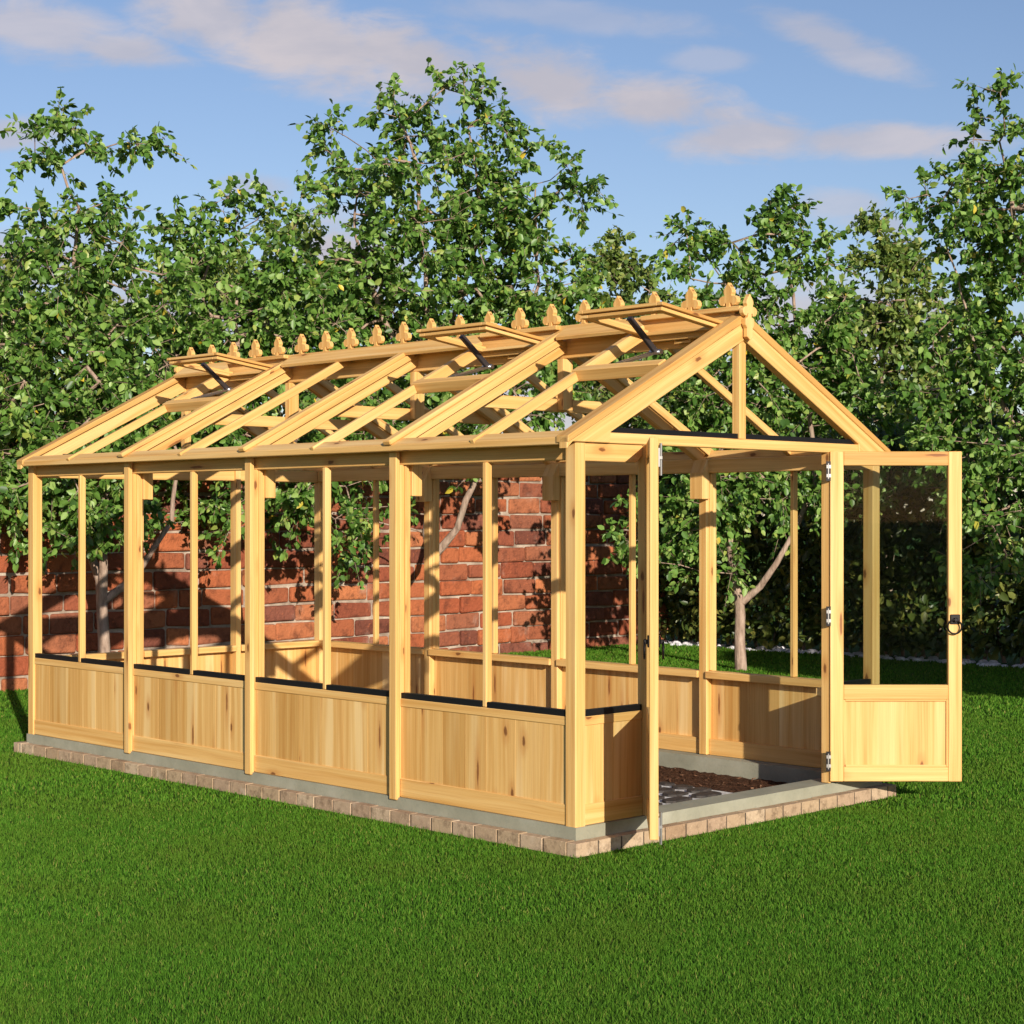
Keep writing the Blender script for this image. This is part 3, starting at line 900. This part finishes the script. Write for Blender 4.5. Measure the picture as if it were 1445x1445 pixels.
tree('garden_tree', 'broad low tree against the brick wall between the two left taller crowns',
     [T(Yc, (360, 961, 0, .07), (358, 850, 0, .06), (352, 740, 0, .05), (340, 600, 0, .035), (330, 450, 0, .02)),
      T(Yc, (352, 740, 0, .045), (400, 650, -.1, .03), (450, 560, -.1, .02))],
     B(Yc, (285, 310, 55, 50, .6), (355, 320, 40, 40, .35), (340, 385, 95, 60, .8), (270, 420, 70, 80, .9), (330, 500, 130, 90, 1.3), (420, 470, 80, 90, 1.1), (290, 620, 80, 70, .9, -.3), (420, 620, 110, 70, 1.1, -.2), (480, 700, 70, 60, .9, -.2), (350, 720, 50, 50, .5), (250, 710, 50, 50, .6), (410, 290, 30, 30, .25)), group=G)
Yb = 16.4
tree('garden_tree', 'tallest tree with the big crown standing centrally behind the ridge crest',
     [T(Yb, (606, 947, 0, .085), (607, 850, 0, .075), (606, 720, 0, .065), (600, 560, 0, .05), (600, 420, 0, .035), (590, 260, 0, .02), (560, 150, 0, .008)),
      T(Yb, (606, 790, 0, .05), (645, 745, -.1, .045), (657, 705, -.1, .045), (680, 660, -.1, .035), (720, 560, 0, .03), (760, 400, 0, .02), (755, 260, 0, .01)),
      T(Yb, (600, 560, 0, .04), (650, 420, .1, .028), (680, 300, .1, .018), (660, 180, 0, .008)),
      T(Yb, (600, 560, 0, .03), (540, 450, -.1, .024), (500, 330, -.1, .014))],
     B(Yb, (560, 150, 50, 45, .6), (650, 165, 70, 60, .6), (740, 195, 30, 45, .5), (475, 190, 30, 30, .35), (500, 250, 50, 60, .5), (600, 270, 130, 90, .9), (710, 290, 90, 70, .9), (800, 270, 35, 40, .5), (590, 390, 140, 90, 1.3), (740, 400, 100, 90, 1.2), (500, 420, 70, 80, 1.1), (640, 520, 170, 90, 1.3), (810, 470, 70, 80, 1.0), (540, 620, 110, 60, 1.0, -.2), (700, 620, 100, 45, .9, -.2), (500, 730, 45, 50, .6, -.3)), group=G)
Yd = 16.5
tree('garden_tree', 'slender forked tree seen through the open doorway in front of the hedge',
     [T(Yd, (1045, 948, 0, .085), (1043, 900, 0, .072), (1044, 868, 0, .07), (1043, 852, 0, .068), (1034, 810, 0, .052), (1030, 775, 0, .048), (1020, 740, 0, .04), (1015, 680, 0, .03), (1020, 560, 0, .022), (1060, 420, 0, .012)),
      T(Yd, (1043, 852, 0, .05), (1072, 828, -.05, .046), (1095, 795, -.1, .04), (1112, 765, -.1, .03), (1150, 690, -.1, .025), (1140, 540, 0, .02), (1110, 380, 0, .012)),
      T(Yd, (1030, 775, 0, .03), (1036, 730, .1, .022), (1040, 700, .1, .018))],
     B(Yd, (1085, 300, 30, 30, .6), (1110, 350, 70, 60, .7), (1020, 375, 60, 45, .6), (970, 350, 25, 25, .4), (1010, 460, 85, 70, .9), (1120, 450, 80, 80, 1.1), (1080, 560, 130, 80, 1.3), (970, 570, 70, 80, 1.0), (1180, 560, 70, 80, 1.0), (1000, 690, 75, 75, 1.1, -.2), (1090, 690, 75, 70, 1.1, -.2), (1180, 680, 70, 60, .9), (910, 730, 50, 55, .8, .3), (950, 790, 40, 40, .6), (1010, 790, 40, 30, .5)), group=G)
Ye = 15.6
tree('garden_tree', 'tall airy tree at the far right edge in front of the hedge',
     [T(Ye, (1500, 958, 0, .085), (1498, 850, 0, .07), (1490, 700, 0, .06), (1470, 520, 0, .04), (1440, 360, 0, .025), (1410, 200, 0, .01)),
      T(Ye, (1490, 700, 0, .04), (1430, 600, -.1, .03), (1380, 500, -.1, .02), (1330, 330, 0, .01)),
      T(Ye, (1490, 700, 0, .04), (1550, 560, 0, .03), (1560, 380, 0, .02))],
     B(Ye, (1405, 150, 30, 35, .5), (1410, 225, 55, 45, .7), (1320, 275, 38, 25, .6), (1440, 300, 80, 80, .9), (1350, 320, 50, 50, .7), (1410, 420, 90, 90, 1.1), (1520, 330, 90, 150, .8), (1440, 560, 100, 90, 1.3), (1350, 520, 60, 80, .9), (1530, 600, 90, 120, 1.0), (1420, 690, 85, 70, 1.1, -.3), (1330, 640, 60, 70, .9), (1390, 790, 60, 45, .7, -.3)), group=G)
GB = 'trees beyond the garden boundary'
Yf = 22.5
tree('background_tree', 'hazier olive green tree beyond the hedge between two nearer right hand crowns',
     [T(Yf, (1255, 888, 0, .10), (1252, 700, 0, .08), (1245, 520, 0, .05), (1240, 400, 0, .02)),
      T(Yf, (1252, 700, 0, .06), (1310, 560, 0, .04), (1330, 430, 0, .02))],
     B(Yf, (1225, 350, 45, 35, .6), (1290, 380, 60, 45, .7), (1230, 440, 90, 70, 1.0), (1310, 480, 80, 80, 1.0), (1220, 560, 110, 80, 1.2), (1320, 600, 90, 90, 1.1), (1200, 680, 110, 80, 1.0), (1120, 640, 80, 80, .9)), LEAF2, .085, group=GB)
Yg = 22.0
tree('background_tree', 'small dark crowned tree beyond the wall corner, right of the central crown',
     [T(Yg, (900, 892, 0, .10), (900, 700, 0, .08), (895, 540, 0, .05), (890, 420, 0, .02))],
     B(Yg, (880, 360, 30, 30, .6), (885, 410, 50, 45, .8), (860, 480, 80, 60, 1.0), (940, 460, 60, 60, .9), (900, 560, 100, 70, 1.2), (880, 650, 100, 70, 1.1), (970, 620, 70, 80, .9)), LEAF2, .085, group=GB)
Yh = 19.5
tree('background_tree', 'leafy tree beyond the brick wall filling the dip left of the central crown',
     [T(Yh, (420, 912, 0, .09), (418, 700, 0, .07), (410, 540, 0, .045), (400, 400, 0, .02))],
     B(Yh, (400, 340, 60, 40, .5), (430, 430, 80, 70, 1.0), (330, 440, 90, 80, 1.0), (400, 560, 130, 90, 1.2), (260, 570, 90, 90, 1.0), (540, 560, 110, 90, 1.0), (480, 640, 110, 70, 1.0)), LEAF2, .085, group=GB)
Yi = 18.0
tree('background_tree', 'leafy tree beyond the brick wall at the far left edge of the garden',
     [T(Yi, (30, 928, 0, .09), (30, 700, 0, .07), (40, 540, 0, .045), (60, 420, 0, .02))],
     B(Yi, (60, 420, 80, 60, .8), (150, 500, 80, 80, 1.0), (40, 560, 100, 90, 1.2), (-60, 480, 80, 130, 1.0), (150, 640, 110, 80, 1.1), (20, 680, 100, 70, 1.0), (230, 640, 80, 70, .9)), LEAF2, .085, group=GB)
# unseen small tree, added out of frame on the right to shade the hedge foot
def blob(x, y, z, rx, ry, rz, den): return (Vector((x, y, z)), rx, ry, rz, den)
tree('garden_tree', 'round headed tree on the lawn to the right of the greenhouse door',
     [[(Vector((6.4, 9.0, 0)), .08), (Vector((6.38, 9.0, 1.2)), .07), (Vector((6.4, 9.0, 2.0)), .05), (Vector((6.4, 9, 2.7)), .025)]],
     [blob(6.3, 9.0, 2.35, 1.1, .9, .6, 7), blob(5.6, 9.0, 2.5, .7, .7, .6, 7), blob(7.1, 9.0, 2.1, .8, .7, .5, 7), blob(7.9, 8.8, 1.9, .8, .7, .5, 6.5)], group=G)

# ------------------------------------------------------------------ hedge
HORG = Vector((1.45, 20.0, 0))
HD = empty('hedge', HORG, ANG - math.pi / 2)       # local x runs along the hedge to the right, local y away from the lawn
tag(HD, 'tall dense dark green hedge along the right side of the lawn', 'hedge')
HLn, HHt = 9.0, 2.35
def hedge_leaves(n, y0, y1, ln):
    x = RNG.uniform(-.4, HLn, n); z = RNG.uniform(.10, HHt, n)
    bumpy = .10 * np.sin(x * 3.1 + z * 2.3) + .08 * np.sin(x * 7.3 - z * 5.1 + 1.2) + .05 * np.sin(x * 13 + z * 11)
    y = RNG.uniform(y0, y1, n) + bumpy + .12 * (1 - np.clip(z / .5, 0, 1))
    p = np.stack([x, y, z + RNG.normal(0, .05, n) * (z > .3)], -1)
    d = unit(n) * .9 + np.array([0, -.5, -.35]); nn = unit(n) * .7 + np.array([0, -.6, .6])
    l_ = ln * RNG.uniform(.6, 1.3, n)
    return leaf_arrays(p, d, nn, l_, l_ * RNG.uniform(.5, .65, n))
va, qa = hedge_leaves(20000, .0, .38, .105); vb, qb = hedge_leaves(12000, .38, .8, .12)
link('foliage', mesh_np('foliage', np.concatenate([va, vb]), np.concatenate([qa, qb + len(va)])), HEDGE, HD)
ch = []
for k in range(70):
    x = k * HLn / 70 + random.uniform(-.05, .05); pts = [np.array((x, .55, -.02))]
    for j in range(7): pts.append(pts[-1] + np.array((random.uniform(-.08, .08), random.uniform(-.06, .06), .3)))
    ch.append((np.array(pts), np.linspace(.022, .006, 8)))
v, q = sweep(ch); link('stems', mesh_np('stems', v, q), BARK, HD)

# pale lumps in place of the bright sky showing under the hedge
mb = MB()
for k in range(420):
    x = random.uniform(-.3, HLn); y = random.uniform(.02, .42); r = random.uniform(.018, .05)
    n = 7; hh = r * random.uniform(.5, .9); a0 = random.uniform(0, 6)
    vs = []
    for lev, (s, zz) in enumerate(((1, -.01), (.95, hh * .55), (.5, hh))):
        vs += [(x + math.cos(a0 + i * 2 * math.pi / n) * r * s * (1.3 if i % 2 else 1), y + math.sin(a0 + i * 2 * math.pi / n) * r * s, zz) for i in range(n)]
    fs = [tuple(range(2 * n, 3 * n))]
    for lev in (0, 1):
        for i in range(n): fs.append((lev * n + i, lev * n + (i + 1) % n, (lev + 1) * n + (i + 1) % n, (lev + 1) * n + i))
    mb.solid(vs, fs, (1, 0, 0))
o = mb.build('sky_gap_lumps', SKYGAP); o.location = HORG; o.rotation_euler = (0, 0, ANG - math.pi / 2)
tag(o, 'pale lumps standing in for bright sky showing below the dark hedge', 'stones', kind='stuff')

# ------------------------------------------------------------------ sky, sun, camera
elev = math.asin(SUN_TO.z); az = math.atan2(SUN_TO.x, SUN_TO.y)
wd = bpy.data.worlds.new('World'); scn.world = wd; wd.use_nodes = True
q = N.__new__(N); q.t = wd.node_tree; q.t.nodes.clear()
out = q.t.nodes.new('ShaderNodeOutputWorld')
sky = q.n('ShaderNodeTexSky', sky_type='NISHITA'); sky.sun_disc = False
sky.sun_elevation = elev; sky.sun_rotation = az; sky.air_density = 1.0; sky.dust_density = .3; sky.ozone_density = 3.4
tc = q.n('ShaderNodeTexCoord').outputs['Generated']
sep = q.n('ShaderNodeSeparateXYZ'); q.set(sep.inputs[0], tc)
dx, dy, dz = sep.outputs
den = q.math('MAXIMUM', dy, .12)
X = q.math('DIVIDE', dx, den); Z = q.math('DIVIDE', dz, den)     # position on the sky ahead, tangent units
cmb = q.n('ShaderNodeCombineXYZ'); q.set(cmb.inputs[0], X); q.set(cmb.inputs[1], Z)
nv = q.vmul(cmb.outputs[0], (9, 22, 1))
n1 = q.noise(nv, 1.0, 6, .55, .3)
n2 = q.noise(q.vmul(cmb.outputs[0], (24, 58, 1)), 1.0, 7, .62, .5)
nd = q.math('ADD', q.math('MULTIPLY', q.math('SUBTRACT', n1, .5), 2.2), q.math('MULTIPLY', q.math('SUBTRACT', n2, .5), 1.9))
total = None
def cloud(px, py, rx, ry, rot, amp):
    global total
    cx_, cz_ = (px - 722) / FPX, (730 - py) / FPX
    a = R(rot); ca, sa = math.cos(a), math.sin(a)
    x = q.math('SUBTRACT', X, cx_); z = q.math('SUBTRACT', Z, cz_)
    u = q.math('DIVIDE', q.math('ADD', q.math('MULTIPLY', x, ca), q.math('MULTIPLY', z, sa)), rx / FPX)
    v = q.math('DIVIDE', q.math('SUBTRACT', q.math('MULTIPLY', z, ca), q.math('MULTIPLY', x, sa)), ry / FPX)
    d = q.math('SQRT', q.math('ADD', q.math('MULTIPLY', u, u), q.math('MULTIPLY', v, v)))
    m = q.math('MULTIPLY', q.mapr(q.math('SUBTRACT', d, q.math('MULTIPLY', nd, .85)), 1.45, .40), min(.95, amp * 1.15))
    total = m if total is None else q.math('MAXIMUM', total, m)
for c in ((300, 20, 110, 50, -12, .75), (430, 62, 150, 58, -16, .85), (600, 88, 150, 50, -14, .85), (760, 112, 150, 46, -14, .9), (930, 148, 130, 34, -8, .95), (1060, 195, 110, 30, 0, .75), (1230, 200, 140, 24, 0, .7),
          (60, 40, 110, 40, -10, .65), (170, 70, 90, 24, -8, .7), (20, 190, 70, 25, 5, .6), (1170, 55, 110, 28, -22, .55), (1240, 85, 50, 20, -10, .4), (800, 22, 180, 20, -5, .3), (1010, 85, 60, 16, 0, .3),
          (1190, 290, 60, 20, 0, .45), (1250, 320, 70, 18, -10, .5), (360, 265, 60, 20, 0, .5), (10, 370, 130, 45, 0, .8), (250, 440, 260, 50, 0, .8), (480, 380, 90, 70, 0, .85), (1150, 470, 260, 60, 0, .7), (850, 560, 300, 80, 0, .7)): cloud(*c)
ahead = q.mapr(dy, .1, .35)
gen = q.math('MULTIPLY', q.mapr(q.noise(q.vmul(tc, (3, 3, 9)), 1.0, 6, .55), .56, .72), .5)
mask = q.math('ADD', q.math('MULTIPLY', total, ahead), q.math('MULTIPLY', gen, q.math('SUBTRACT', 1.0, ahead)), None, True)
skyc = q.mix(1.0, sky.outputs[0], (1.36, 1.16, 1.16), 'MULTIPLY')
bg1 = q.n('ShaderNodeBackground', {'Color': skyc, 'Strength': .078})
cc = q.mix(q.mapr(n1, .4, .65), (.44, .425, .48), (.54, .495, .52))
bg2 = q.n('ShaderNodeBackground', {'Color': cc, 'Strength': .9})
mx = q.n('ShaderNodeMixShader'); q.set(mx.inputs[0], mask); q.set(mx.inputs[1], bg1.outputs[0]); q.set(mx.inputs[2], bg2.outputs[0])
q.t.links.new(mx.outputs[0], out.inputs['Surface'])

sl = bpy.data.lights.new('sun', 'SUN'); sl.energy = 4.7; sl.angle = R(.5); sl.color = (1.0, .91, .78)
so = bpy.data.objects.new('sun', sl); COL.objects.link(so)
so.rotation_euler = (-SUN_TO).to_track_quat('-Z', 'Y').to_euler(); so.location = SUN_TO * 50

cam = bpy.data.cameras.new('camera'); cam.sensor_width = 36; cam.lens = 36 * FPX / 1445; cam.shift_y = 7.5 / 1445
cam.clip_end = 3000; cam.clip_start = .05
co = bpy.data.objects.new('camera', cam); COL.objects.link(co); co.location = (0, 0, EYE); co.rotation_euler = (R(90), 0, 0)
scn.camera = co
scn.render.resolution_x = 1024; scn.render.resolution_y = 1024
scn.view_settings.view_transform = 'Standard'; scn.view_settings.look = 'None'
scn.view_settings.exposure = 0.4; scn.view_settings.gamma = 1.0
scn.render.engine = 'CYCLES'
scn.cycles.max_bounces = 6; scn.cycles.transparent_max_bounces = 8
